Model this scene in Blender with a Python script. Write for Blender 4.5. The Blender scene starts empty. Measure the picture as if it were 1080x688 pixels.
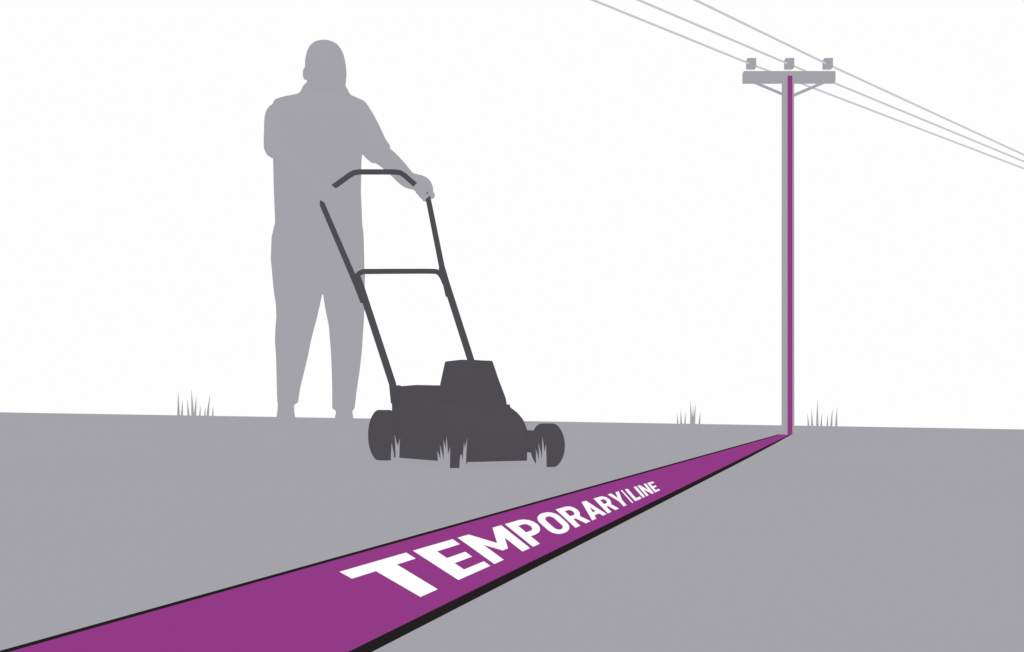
import bpy, bmesh, math, random
import numpy as np
from mathutils import Vector, Matrix
from mathutils.geometry import tessellate_polygon
random.seed(4)
scene = bpy.context.scene
scene.view_settings.view_transform = 'Standard'
scene.view_settings.look = 'None'
scene.view_settings.exposure = 0

SLOPE = -1/60.0            # the field falls gently towards the right
EYE = 0.165                # very low viewpoint
F = 1050.0                 # camera focal length in image pixels
def gz(x): return SLOPE*x
def at(u, v, Y):           # image pixel (u, v) -> metres at depth Y, along the camera ray
    return Vector(((u-540)*Y/F, Y, EYE+(444-v)*Y/F))

# ---------------------------------------------------------------- materials
def lin(c):
    c /= 255.0
    return c/12.92 if c <= .04045 else ((c+.055)/1.055)**2.4
def self_lit_ink(name, rgb, matte=0.08, var=0.0, scale=3.0):  # mostly emission: surfaces glow in their own flat colour, lamps barely shade them
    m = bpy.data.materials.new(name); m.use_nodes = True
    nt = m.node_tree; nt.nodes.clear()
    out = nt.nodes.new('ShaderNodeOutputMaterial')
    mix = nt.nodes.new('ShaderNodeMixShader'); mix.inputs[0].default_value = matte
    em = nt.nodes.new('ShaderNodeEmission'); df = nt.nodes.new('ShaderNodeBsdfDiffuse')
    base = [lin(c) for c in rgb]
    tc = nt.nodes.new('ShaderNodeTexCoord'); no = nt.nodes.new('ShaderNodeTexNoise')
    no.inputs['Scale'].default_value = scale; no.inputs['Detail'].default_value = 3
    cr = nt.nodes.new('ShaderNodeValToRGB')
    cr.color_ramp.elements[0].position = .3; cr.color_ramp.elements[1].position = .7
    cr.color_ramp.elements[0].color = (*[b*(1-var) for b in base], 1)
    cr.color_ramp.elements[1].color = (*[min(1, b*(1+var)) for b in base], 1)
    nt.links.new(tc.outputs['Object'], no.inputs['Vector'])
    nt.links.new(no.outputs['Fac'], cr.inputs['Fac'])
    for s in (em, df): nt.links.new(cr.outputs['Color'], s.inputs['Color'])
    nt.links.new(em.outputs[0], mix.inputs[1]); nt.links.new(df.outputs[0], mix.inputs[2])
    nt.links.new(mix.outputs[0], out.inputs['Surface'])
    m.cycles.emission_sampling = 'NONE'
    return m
M_ground = self_lit_ink('flat_grey_ground', (164,163,169), .04, .003, .6)
M_man = self_lit_ink('flat_grey_figure', (165,164,170), .04, .002)
M_pole = self_lit_ink('flat_grey_pole', (165,164,170), .05, .004)
M_grass = self_lit_ink('flat_grey_grass', (165,164,170), .04, .004)
M_dark = self_lit_ink('mower_charcoal', (79,76,82), .08, .01, 8)
M_purple = self_lit_ink('purple_paint', (146,58,133), .05, .004, 2)
M_black = self_lit_ink('black_edge', (35,31,32), .06, .01)
M_white = self_lit_ink('white_paint', (255,255,255), .0, .0)
M_wire = self_lit_ink('wire_light_grey', (203,201,207), .06, .0)

# ---------------------------------------------------------------- helpers
def link(o, parent=None):
    scene.collection.objects.link(o)
    if parent: o.parent = parent
    return o
def mesh_obj(name, verts, faces, mat, parent=None, smooth=False):
    me = bpy.data.meshes.new(name); me.from_pydata([tuple(v) for v in verts], [], faces)
    bm = bmesh.new(); bm.from_mesh(me); bmesh.ops.recalc_face_normals(bm, faces=bm.faces)
    bm.to_mesh(me); bm.free(); me.update()
    me.materials.append(mat)
    if smooth:
        for p in me.polygons: p.use_smooth = True
    return link(bpy.data.objects.new(name, me), parent)
def empty(name, loc=(0,0,0)):
    e = bpy.data.objects.new(name, None); e.empty_display_size = .1
    e.location = loc
    return link(e)
def keep(o, parent):
    o.parent = parent; o.matrix_parent_inverse = Matrix.Translation(-Vector(parent.location))
class Geo:
    def __init__(s): s.v=[]; s.f=[]
    def rings(s, rings, cap=True):
        b=len(s.v); n=len(rings[0])
        for r in rings: s.v += [Vector(p) for p in r]
        for i in range(len(rings)-1):
            for j in range(n):
                s.f.append((b+i*n+j, b+i*n+(j+1)%n, b+(i+1)*n+(j+1)%n, b+(i+1)*n+j))
        if cap:
            s.f.append(tuple(b+j for j in range(n))[::-1])
            s.f.append(tuple(b+(len(rings)-1)*n+j for j in range(n)))
    def tube(s, pts, rad, n=12, ends=False):
        pts=[Vector(p) for p in pts]
        if not hasattr(rad,'__len__'): rad=[rad]*len(pts)
        rings=[]; ref=None
        for i,p in enumerate(pts):
            if i==0: t=pts[1]-p
            elif i==len(pts)-1: t=p-pts[i-1]
            else: t=(pts[i+1]-p).normalized()+(p-pts[i-1]).normalized()
            t.normalize()
            if ref is None:
                ref=Vector((0,1,0)) if abs(t.y)<.9 else Vector((1,0,0))
            a=(ref-t*ref.dot(t)).normalized(); ref=a; b=t.cross(a)
            ring=lambda c,r:[c+(a*math.cos(k*2*math.pi/n)+b*math.sin(k*2*math.pi/n))*r for k in range(n)]
            if ends and i==0:
                for q in (80,55,28): rings.append(ring(p-t*rad[0]*math.sin(math.radians(q)), rad[0]*math.cos(math.radians(q))))
            rings.append(ring(p,rad[i]))
            if ends and i==len(pts)-1:
                for q in (28,55,80): rings.append(ring(p+t*rad[-1]*math.sin(math.radians(q)), rad[-1]*math.cos(math.radians(q))))
        s.rings(rings)
    def ell(s, c, rx, ry, rz, n=16, m=9):
        c=Vector(c); rings=[]
        for i in range(1,m):
            q=-math.pi/2+math.pi*i/m
            rings.append([c+Vector((rx*math.cos(q)*math.cos(k*2*math.pi/n), ry*math.cos(q)*math.sin(k*2*math.pi/n), rz*math.sin(q))) for k in range(n)])
        s.rings(rings)
    def box(s, c, d, ax=None):
        c=Vector(c); ax=ax or (Vector((1,0,0)),Vector((0,1,0)),Vector((0,0,1)))
        r=[]
        for k in (-1,1):
            r.append([c+ax[0]*d[0]/2*i+ax[1]*d[1]/2*j+ax[2]*d[2]/2*k for i,j in ((-1,-1),(1,-1),(1,1),(-1,1))])
        s.rings(r)
    def obj(s,name,mat,parent=None,smooth=False,bevel=0):
        o=mesh_obj(name,s.v,s.f,mat,None,smooth)
        if parent: keep(o,parent)
        if bevel:
            b=o.modifiers.new('bevel','BEVEL'); b.width=bevel; b.segments=2; b.limit_method='ANGLE'
        return o
def smooth_path(pts, rad=None, k=5):
    pts=[Vector(p) for p in pts]; out=[]; ro=[]
    if rad is None: rad=[1]*len(pts)
    for i in range(len(pts)-1):
        p0=pts[max(i-1,0)];p1=pts[i];p2=pts[i+1];p3=pts[min(i+2,len(pts)-1)]
        for j in range(k):
            t=j/k
            out.append(.5*((2*p1)+(p2-p0)*t+(2*p0-5*p1+4*p2-p3)*t*t+(-p0+3*p1-3*p2+p3)*t**3))
            ro.append(rad[i]*(1-t)+rad[i+1]*t)
    out.append(pts[-1]); ro.append(rad[-1])
    return out,ro

# ---------------------------------------------------------------- ground
S=4000
g=mesh_obj('ground',[(-S,-60,gz(-S)),(S,-60,gz(S)),(S,S,gz(S)),(-S,S,gz(-S))],[(0,1,2,3)],M_ground)

# ---------------------------------------------------------------- purple line painted on the ground
PX,PY=4.975,17.95
line=empty('painted_line')
def strip(name,h,mat,rows):
    # rows: (y, offset left, offset right) measured from the line's axis of direction (.2985,1)
    v=[];fa=[]
    for y,a,c in rows:
        for o in (a,c):
            x=o+.2985*(y-.69); v.append((x,y,gz(x)+h))
    for i in range(len(rows)-1): fa.append((2*i,2*i+1,2*i+3,2*i+2))
    return mesh_obj(name,v,fa,mat,line)
strip('black_edging',.0006,M_black,[(-3,-.352,-.102),(.69,-.352,-.102),(2,-.353,-.099),(5,-.354,-.094),(10,-.353,-.098),(17.9,-.350,-.112)])
strip('purple_band',.0012,M_purple,[(-3,-.3425,-.1165),(.69,-.3415,-.1170),(2,-.337,-.1200),(5,-.328,-.123),(10,-.314,-.131),(17.86,-.306,-.142)])

def arc(cx,cy,rx,ry,a0,a1,n=8):
    return [(cx+rx*math.cos(math.radians(a0+(a1-a0)*i/n)),cy+ry*math.sin(math.radians(a0+(a1-a0)*i/n))) for i in range(n+1)]
def rr(x0,y0,x1,y1,r,ry):
    return arc(x1-r,y0+ry,r,ry,-90,0)+arc(x1-r,y1-ry,r,ry,0,90)+arc(x0+r,y1-ry,r,ry,90,180)+arc(x0+r,y0+ry,r,ry,180,270)
G={
'T':(.66,[[(0,1),(0,.81),(.22,.81),(.22,0),(.44,0),(.44,.81),(.66,.81),(.66,1)]]),
'E':(.56,[[(0,0),(.56,0),(.56,.18),(.21,.18),(.21,.41),(.50,.41),(.50,.59),(.21,.59),(.21,.82),(.56,.82),(.56,1),(0,1)]]),
'M':(.84,[[(0,0),(.2,0),(.2,.6),(.36,.26),(.48,.26),(.64,.6),(.64,0),(.84,0),(.84,1),(.65,1),(.42,.52),(.19,1),(0,1)]]),
'P':(.62,[[(0,0),(.2,0),(.2,.35)]+arc(.34,.675,.28,.325,-90,90)+[(0,1)],[(.2,.53)]+arc(.33,.675,.1,.145,-90,90)+[(.2,.82)]]),
'O':(.66,[rr(0,0,.66,1,.3,.34),rr(.2,.18,.46,.82,.12,.16)]),
'R':(.66,[[(0,0),(.2,0),(.2,.37),(.29,.37),(.44,0),(.66,0),(.49,.41)]+arc(.34,.68,.28,.32,-50,90)+[(0,1)],[(.2,.54)]+arc(.33,.68,.1,.14,-90,90)+[(.2,.82)]]),
'A':(.74,[[(0,0),(.2,0),(.25,.18),(.49,.18),(.54,0),(.74,0),(.47,1),(.27,1)],[(.3,.35),(.44,.35),(.37,.66)]]),
'Y':(.66,[[(.23,0),(.43,0),(.43,.38),(.66,1),(.46,1),(.33,.6),(.20,1),(0,1),(.23,.38)]]),
'|':(.09,[[(0,-.02),(.09,-.02),(.09,1.02),(0,1.02)]]),
'L':(.50,[[(0,0),(.50,0),(.50,.18),(.19,.18),(.19,1),(0,1)]]),
'I':(.19,[[(0,0),(.19,0),(.19,1),(0,1)]]),
'N':(.68,[[(0,0),(.19,0),(.19,.6),(.50,0),(.68,0),(.68,1),(.49,1),(.49,.4),(.18,1),(0,1)]]),
'e':(.54,[[(0,0),(.54,0),(.54,.17),(.19,.17),(.19,.42),(.49,.42),(.49,.58),(.19,.58),(.19,.83),(.54,.83),(.54,1),(0,1)]]),
}
glyphs=[];cx=0
for ch in 'TEMPORARY|LINe':
    w,loops=G[ch]
    if ch=='|': cx+=.06
    glyphs.append((cx,loops)); cx+=w+(.17 if ch=='|' else .08 if cx<6.3 else .12)
W=cx-.12
dst=[(-.1831,1.0562),(-.0970,.8708),(.395,2.79),(.3615,2.43)]   # lettering corners on the ground, metres
src=[(0,1),(0,0),(W,1),(W,0)]
A=[];B=[]
for (x,y),(X,Y) in zip(src,dst):
    A+= [[x,y,1,0,0,0,-X*x,-X*y],[0,0,0,x,y,1,-Y*x,-Y*y]]; B+=[X,Y]
H=np.append(np.linalg.solve(np.array(A),np.array(B)),1).reshape(3,3)
def hm(p):
    s=p[0]/W; x=W*(.71*s+.29*s**3)
    q=H@np.array([x,p[1],1]); return q[0]/q[2],q[1]/q[2]
tv=[];tf=[]
for ox,loops in glyphs:
    polys=[[Vector((x+ox,y,0)) for x,y in l] for l in loops]
    tris=tessellate_polygon(polys); b=len(tv)
    for pl in polys:
        for p in pl:
            X,Y=hm(p); tv.append((X,Y,gz(X)+.0018))
    tf+=[tuple(b+i for i in t) for t in tris]
mesh_obj('lettering_temporary_line',tv,tf,M_white,line)

# ---------------------------------------------------------------- utility pole
pole=empty('utility_pole',(PX,PY,gz(PX)))
k=PY/F; PF=PY-.12
q=Geo(); q.tube([(PX,PY,-.5),(PX,PY,3),(PX,PY,at(0,79,PY).z)],[.112,.111,.108],24)
q.obj('pole_shaft',M_pole,pole,True)
q=Geo(); q.box((PX,PY-.055,at(0,80.5,PF).z),(96*k,.13,11*k)); q.obj('crossarm',M_pole,pole,bevel=.004)
q=Geo()
for s in (-1,1):
    q.tube([(PX+s*.05,PY-.10,at(0,101,PF).z),(PX+s*37*k,PY-.08,at(0,86,PF).z)],.026,8)
q.obj('crossarm_braces',M_pole,pole)
ins=[791.5,831.5,872]
q=Geo(); q2=Geo()
for u in ins:
    x=(u-540)*k; z=at(0,66,PF).z
    q.box((x,PY-.05,z),(9*k,.13,9.8*k))
    q2.tube([(x,PY-.05,z-10*k),(x,PY-.05,z-4*k)],.006,8)
q.obj('insulators',M_pole,pole,bevel=.004); q2.obj('insulator_pins',M_wire,pole)
q=Geo(); q.box((PX,PY-.132,(at(0,80.5,PF).z+gz(PX))/2-.02),(4.6*k,.035,at(0,80.5,PF).z-gz(PX)+.04))
q.obj('purple_conduit',M_purple,pole)

wires=empty('overhead_wires')
zi=at(0,66.5,PF).z
for n,(u,ul,vr) in enumerate(zip(ins,(625,673,733),(178,170.5,163.5))):
    P=Vector(((u-540)*k,PY-.05,zi))
    dl=(zi-EYE)*F/444.0; Lp=Vector(((ul-540)*dl/F,dl,zi))
    dr=(zi-EYE)*F/(444-vr); Rp=Vector((540*dr/F,dr,zi))
    R2=P+(Rp-P)*1.6; R3=R2+Vector((.75,.66,0))*60
    L3=P+(Lp-P)*9
    q=Geo(); q.tube([L3,Lp,P,Rp,R2,R3],[.022,.0175,.0175,.020,.02,.02],8)
    q.obj('wire_%d'%(n+1),M_wire,wires)

# ---------------------------------------------------------------- grass
def tuft(name, blades):
    v=[];f=[]
    for x,y,h,lean,w in blades:
        z0=gz(x)-.004; b=len(v); N=6; yo=random.uniform(-.3,.3)
        for i in range(N+1):
            t=i/N; ww=w*(1-t)**.8*(.75+.6*t*(1-t)*2)*.5
            c=Vector((x+lean*h*t*t, y+yo*h*.2*t*t, z0+h*t))
            v+=[c+Vector((-ww,0,0)), c+Vector((0,-ww*.6,0)), c+Vector((ww,0,0)), c+Vector((0,ww*.6,0))]
        for i in range(N):
            for j in range(4):
                f.append((b+i*4+j,b+i*4+(j+1)%4,b+i*4+4+(j+1)%4,b+i*4+4+j))
    return mesh_obj(name,v,f,M_grass)
def blades_at(Y, lst, w=3.2):
    out=[]
    for u,vt,lean in lst:
        yy=Y+random.uniform(-.05,.05)*Y/4
        x=(u-540)*yy/F; top=at(u,vt,yy).z; h=top-gz(x)
        out.append((x-lean*h,yy,h,lean,w*yy/F))
    return out
tuft('grass_tuft',blades_at(6.5,[(188.5,412,0),(192.5,421,.02),(198,420,-.03),(202.5,409,-.02),(208,416,.06),(212,426,.05),(216,428,.02),(221,415,.06),(224.5,427,.02)],5.0))
tuft('grass_tuft',blades_at(6.5,[(714,435,-.03),(718,431,-.02),(723,433,.02),(728,421,-.03),(731,427,.02),(734,424,.06),(738.5,433,.05)],4.6))
tuft('grass_tuft',blades_at(7.2,[(852,435,-.04),(856,431,-.02),(862,421,.0),(867,435,.04),(873,436,.02),(877.5,430,.03),(882.5,428,.02)],4.4))
tuft('grass_tuft',blades_at(3.72,[(413,466,-.05),(416,457,-.1),(419,466,0),(422,461,.1)],4.6))
tuft('grass_tuft',blades_at(3.30,[(461,474,-.15),(464,468,-.1),(467.5,462,-.08),(471,459,0),(475,470,.1)],5.0))
tuft('grass_tuft',blades_at(3.32,[(486,474,-.02),(489.5,465,0),(493,461,.1)],4.6))
tuft('grass_tuft',blades_at(3.47,[(565,472,-.1),(568,466,-.08),(572,459,-.04),(576,467,.05)],4.6))

# ---------------------------------------------------------------- lawn mower
C=Vector((-.192,3.7835,0)); FW=Vector((.509,-.861,0)).normalized(); RT=Vector((.861,.509,0)).normalized(); UP=Vector((0,0,1))
mower=empty('lawn_mower',(C.x,C.y,gz(C.x)))
def ml(f,r,z): return C+FW*f+RT*r+UP*z
def sect(f,hw,zt,zb=.024,c=.02):
    pts=[(-hw,zb),(-hw,zt-c*1.2),(-hw+c*.35,zt-c*.35),(-hw+c*1.3,zt),(hw-c*1.3,zt),(hw-c*.35,zt-c*.35),(hw,zt-c*1.2),(hw,zb)]
    return [ml(f,r,z) for r,z in pts]
q=Geo(); q.rings([sect(*a) for a in [(-.305,.145,.290,.04,.01),(-.295,.157,.301,.02,.008),(-.10,.157,.302,.020,.012),(-.06,.156,.25,.02),(.02,.157,.232,.02),(.11,.157,.224,.02),(.17,.152,.203,.018),(.22,.145,.180,.018),(.265,.13,.158,.02),(.295,.10,.14,.025,.015),(.305,.07,.12,.035,.012)]])
q.obj('deck',M_dark,mower)
def sq(f,r,s1,s2,z,c=.14):
    a=[];h1=s1/2;h2=s2/2;cc=c*min(h1,h2)
    for x,y in ((-h1,-h2+cc),(-h1+cc,-h2),(h1-cc,-h2),(h1,-h2+cc),(h1,h2-cc),(h1-cc,h2),(-h1+cc,h2),(-h1,h2-cc)): a.append(ml(f+x,r+y,z))
    return a
q=Geo(); q.rings([sq(.02,.032,.215,.215,.20),sq(.02,.031,.203,.203,.25),sq(.015,.027,.166,.166,.33),sq(.01,.026,.143,.143,.385),sq(.01,.026,.137,.137,.392)])
q.obj('engine_housing',M_dark,mower)
q=Geo(); q.tube([ml(.01,.026,.385),ml(.01,.026,.3945)],.045,20); q.obj('recoil_starter_cover',M_dark,mower)
q=Geo(); q.tube([ml(.19,.02,.18),ml(.19,.02,.21),ml(.19,.02,.214)],[.016,.016,.012],12); q.tube([ml(.13,.11,.2),ml(.13,.11,.226)],.024,12); q.obj('fuel_and_oil_caps',M_dark,mower)
def wheel(name,f,r,R,w):
    q=Geo(); c=ml(f,r,R+gz(ml(f,r,0).x)-.001)
    prof=[(-.6,.05),(-.6,.2),(-.36,.22),(-.36,.5),(-.5,.55),(-.5,.93),(-.42,.985),(-.3,1.0),(.3,1.0),(.42,.985),(.5,.93),(.5,.55),(.36,.5),(.36,.22),(.6,.2),(.6,.05)]
    q.rings([[c+RT*a*w+(FW*math.cos(t)+UP*math.sin(t))*b*R for t in [2*math.pi*i/48 for i in range(48)]] for a,b in prof])
    for i in range(48):
        t=2*math.pi*i/48; d=FW*math.cos(t)+UP*math.sin(t); tn=-FW*math.sin(t)+UP*math.cos(t)
        q.box(c+d*R,(w*.8,R*.08,.0016),(RT,tn,d))
    q.obj(name,M_dark,mower)
wheel('rear_wheel_near',-.3075,-.186,.100,.058); wheel('rear_wheel_far',-.3075,.186,.100,.058)
wheel('front_wheel_near',.3075,-.190,.080,.056); wheel('front_wheel_far',.3075,.190,.079,.056)
q=Geo(); q.tube([ml(-.3075,-.19,.10),ml(-.3075,.19,.10)],.01); q.tube([ml(.3,-.19,.08),ml(.3,.19,.08)],.01); q.obj('axles',M_dark,mower)
q=Geo(); q.box(ml(.25,-.15,.10),(.12,.05,.08),(FW,RT,UP)); q.box(ml(.26,.15,.09),(.10,.05,.08),(FW,RT,UP)); q.obj('wheel_brackets',M_dark,mower,bevel=.01)
def hp(u,v,side):
    if side<0: Y=3.93+(4.27-3.93)*min(1,max(0,(410-v)/200))
    else: Y=4.12+(4.42-4.12)*min(1,max(0,(400-v)/200))
    return at(u,v,Y)
def top(u,v): return at(u,v,4.27+.15*(u-345)/105)
up_path=[hp(383,318,-1),hp(376,300,-1),hp(340,216,-1),hp(340.5,210,-1),top(344,204.5),top(352,197),top(368,185.5),top(373,182.5),top(379,181.5),top(416,181.5),top(422,182.2),top(427,185.5),top(439,196),top(447.5,203),hp(451,208,1),hp(452.5,214,1),hp(466.5,284,1),hp(473,312,1)]
q=Geo(); q.tube(up_path,[.0125]*2+[.0118]*14+[.0125]*2,12); q.obj('upper_handle',M_dark,mower,True)
q=Geo(); q.tube([hp(377,293,-1),hp(381,304,-1),hp(414,405,-1),hp(416,425,-1)],.0145,12)
q.tube([hp(466,283,1),hp(471,300,1),hp(496,378,1),hp(503,402,1)],.0145,12); q.obj('lower_handle',M_dark,mower,True)
def cb(u,v): 
    t=(u-378)/90; a=hp(0,v,-1).y; b=hp(0,v,1).y
    return at(u,v,a+(b-a)*t)
p,_=smooth_path([cb(376.5,298),cb(377,291),cb(382,287),cb(392,286.5),cb(425,286.3),cb(455,286.3),cb(462,287.5),cb(466,292),cb(469,299)],None,4)
q=Geo(); q.tube(p,.0108,10); q.obj('handle_crossbar',M_dark,mower,True)
q=Geo(); q.box(ml(-.27,-.150,.275),(.06,.022,.06),(FW,RT,UP)); q.box(ml(-.27,.150,.275),(.06,.022,.06),(FW,RT,UP)); q.obj('handle_brackets',M_dark,mower,bevel=.006)

# ---------------------------------------------------------------- man
MY=4.58
man=empty('man',(-.905,MY,gz(-.905)))
b=Geo()
def loft(rows,n=28,pw=2.3):
    rings=[]
    for row in rows:
        v,ul,ur,dp=row[:4]; dy=row[4] if len(row)>4 else 0
        Y=MY+dy; c=at((ul+ur)/2,v,MY); hw=(ur-ul)/2*MY/F
        ring=[]
        for i in range(n):
            t=2*math.pi*i/n; cs,sn=math.cos(t),math.sin(t)
            ring.append(Vector((c.x+hw*math.copysign(abs(cs)**(2/pw),cs), Y+dp*math.copysign(abs(sn)**(2/pw),sn), c.z)))
        rings.append(ring)
    b.rings(rings)
loft([(99,317,368,.055,.02),(102,307,374,.075,.015),(105,296,380,.09,.01),(108.5,289,386,.11),(114,288,390,.122),(130,288,388,.135),(150,288.5,383,.14),(168,289,381,.14),(200,290,380.5,.145,-.005),(236,291.5,382,.145,-.005),(243,289.5,383,.14),(252,287.3,383.5,.14),(275,286.5,384,.14),(297,288.5,384,.13),(306,292,380,.11)])
loft([(285,288,338,.12),(300,289,340,.115),(310,290,339,.11),(322,292,336.5,.105),(335,293,334,.10,-.01),(347,292.3,331,.098,-.015),(360,291.5,327.5,.095,-.01),(375,292,324,.09),(390,292.5,320.5,.085),(410,293,315.5,.08),(424.5,293.5,313.5,.078),(426,297,311,.06)],24)
loft([(285,342,384.5,.12),(300,341,384.3,.115),(310,341.2,384.2,.11),(325,343.5,384,.105),(345,348,383.2,.10,-.01),(370,350,381.5,.095,-.01),(390,350.5,379,.088),(410,351,376,.082),(431,351,373.5,.078),(433,354,371,.06)],24)
def boot(uc,toe):
    cxx=(uc-540)*MY/F; z0=gz(cxx)
    loft([(420,uc-8,uc+8,.052),(428,uc-8,uc+8,.052),(436,uc-8.5,uc+8.5,.055),(441,uc-9.5,uc+9.5,.058),(455,uc-9.5,uc+9.5,.06),(462,uc-9.5,uc+9.5,.062)],20)
    rings=[]
    for y,hw,h in ((.075,.03,.05),(.065,.042,.08),(.03,.045,.10),(-.03,.045,.10),(-.09,.049,.085),(-.15,.053,.065),(-.20,.048,.052),(-.225,.034,.042)):
        X=cxx+toe*(-y)
        rings.append([Vector((X+hw*a,MY+y,z0+h*c)) for a,c in ((-.9,0),(-1,.3),(-.85,.75),(-.4,1),(.4,1),(.85,.75),(1,.3),(.9,0))])
    b.rings(rings)
boot(301.5,-.12); boot(363,.12)
# shirt collar
loft([(90,321,364,.078,.012),(92,319,365.5,.084,.012),(97,317,368,.088,.014),(101,312,371,.088,.014)],24,2.1)
# neck & head
loft([(80,328,361,.065,.0),(90,327.5,363,.07,.005),(98,326,364,.072,.01),(108,322,368,.08,.01)],24,2.1)
loft([(44.6,340,347,.02,.0),(45.4,335.5,351.5,.04,.0),(48,330,356.5,.065,.0),(52,326.5,359.8,.083),(58,323.8,362.5,.097),(66,322.3,364.3,.103),(76,322.2,365,.102),(84,323.5,364.8,.098,-.003),(91,325.5,364.3,.09,-.012),(96,329,362,.078,-.02),(100.5,335,357,.055,-.035),(102,339,353,.04,-.04)],28,2.1)
hc=at(344,72,MY); fy=MY-.1; hx=hc.x+.004
b.tube([(hx,fy+.004,at(0,67,MY).z),(hx,fy-.012,at(0,74,MY).z),(hx,fy-.020,at(0,78,MY).z)],[.008,.011,.015],10,ends=True)
for s in (-1,1):
    b.ell((hx+s*.032,fy+.004,at(0,65.5,MY).z),.022,.010,.006)
    b.ell((hx+s*.032,fy+.010,at(0,69.5,MY).z),.013,.008,.007)
    b.ell((hx+s*.012,fy+.0,at(0,79.2,MY).z),.008,.009,.006)
b.ell((hx,fy+.004,at(0,85.3,MY).z),.026,.009,.0045); b.ell((hx,fy+.006,at(0,87.7,MY).z),.022,.010,.0055)
b.ell((hx,fy+.02,at(0,95,MY).z),.026,.022,.018)
b.ell(at(321.8,78,MY+.01),.011,.018,.030); b.ell(at(364.0,78,MY+.01),.006,.018,.028)
# arm at the viewer's left
p,r=smooth_path([at(300,119,4.57),at(292.8,123,4.55),at(291,140,4.50),at(291,155,4.45)],[.052,.056,.053,.054])
b.tube(p,r,18,ends=True)
lh=top(345.5,205.5)
al=Vector((.53,.03,.84)).normalized(); nl=Vector((-.84,0,.54))
pl=(nl*.45+Vector((0,.9,0))); pl=(pl-al*pl.dot(al)).normalized()
palmL=lh+pl*.036
p,r=smooth_path([at(292,157,4.45),at(304,170,4.40),at(318,184,4.345),palmL+pl*.035+nl*.04,palmL+nl*.01+pl*.004],[.044,.043,.037,.029,.027])
b.tube(p,r,16,ends=True)
# arm at the viewer's right: sleeve then forearm
p,r=smooth_path([at(368,121,4.57),at(376,125,4.56),at(385.5,140,4.55),at(394,154,4.53),at(401,162,4.515)],[.060,.076,.072,.064,.058])
b.tube(p,r,20)
rh=top(447,201)
ar=Vector((.66,.06,-.75)).normalized(); nr=Vector((.75,0,.66))
pr=(nr*.35+Vector((0,.95,0))); pr=(pr-ar*pr.dot(ar)).normalized()
palmR=rh+pr*.034+nr*.006
p,r=smooth_path([at(396,160,4.52),at(406,166,4.51),at(418,177,4.49),at(431,190,4.475),palmR-ar*.035+pr*.012,palmR],[.048,.046,.043,.038,.031,.028])
b.tube(p,r,16,ends=True)
def hand(c,a,p,flip):
    s=a.cross(p).normalized()*flip
    for i in range(4):
        o=a*((i-1.5)*-.0215)
        b.ell(c+o+p*.034,.018,.017,.018,12,7)
        pts=[];rad=[]
        sweep=[0,28,60,95,130,165,200,232][:8 if i<3 else 7]
        for kk,dg in enumerate(sweep):
            t=math.radians(dg)
            R=.0235+(.010 if dg<30 else .0055 if dg in(60,130) else .002)
            pts.append(c+o+(p*math.cos(t)+s*math.sin(t))*R); rad.append((.0108-.0004*kk)*(.9 if i==3 else 1))
        b.tube(pts,rad,10,ends=True)
    b.tube([c+p*.036-a*.03,c+p*.036+a*.03],.019,14,ends=True)
    o=a*.036
    pts=[c+p*.035+a*.012-s*.008, c+p*.024-s*.022+o*.9, c-s*.026+o*.9+p*.002, c-s*.018-p*.020+o*.75, c-p*.028+o*.55]
    b.tube(pts,[.014,.0135,.012,.011,.0095],10,ends=True)
hand(lh,al,pl,1)
hand(rh,-ar,pr,1)
body=b.obj('body',M_man,man,True)
m=body.modifiers.new('union','REMESH'); m.mode='VOXEL'; m.voxel_size=.005; m.use_smooth_shade=True
m=body.modifiers.new('soft','SMOOTH'); m.factor=.5; m.iterations=2

# ---------------------------------------------------------------- light, sky, camera
w=bpy.data.worlds.new('World'); scene.world=w; w.use_nodes=True
bg=w.node_tree.nodes['Background']; bg.inputs[0].default_value=(.99,.99,.99,1); bg.inputs[1].default_value=1.0
sl=bpy.data.lights.new('sun','SUN'); sl.energy=.5; sl.angle=math.radians(40); sl.color=(1,.98,.95)
so=link(bpy.data.objects.new('sun',sl)); so.rotation_euler=(math.radians(25),0,math.radians(15))
cam=bpy.data.cameras.new('camera'); cam.lens=35; cam.sensor_width=36; cam.sensor_fit='HORIZONTAL'
cam.clip_start=.01; cam.clip_end=12000; cam.shift_y=(444-344)/1080.0
co=link(bpy.data.objects.new('camera',cam)); co.location=(0,0,EYE); co.rotation_euler=(math.radians(90),0,0)
scene.camera=co
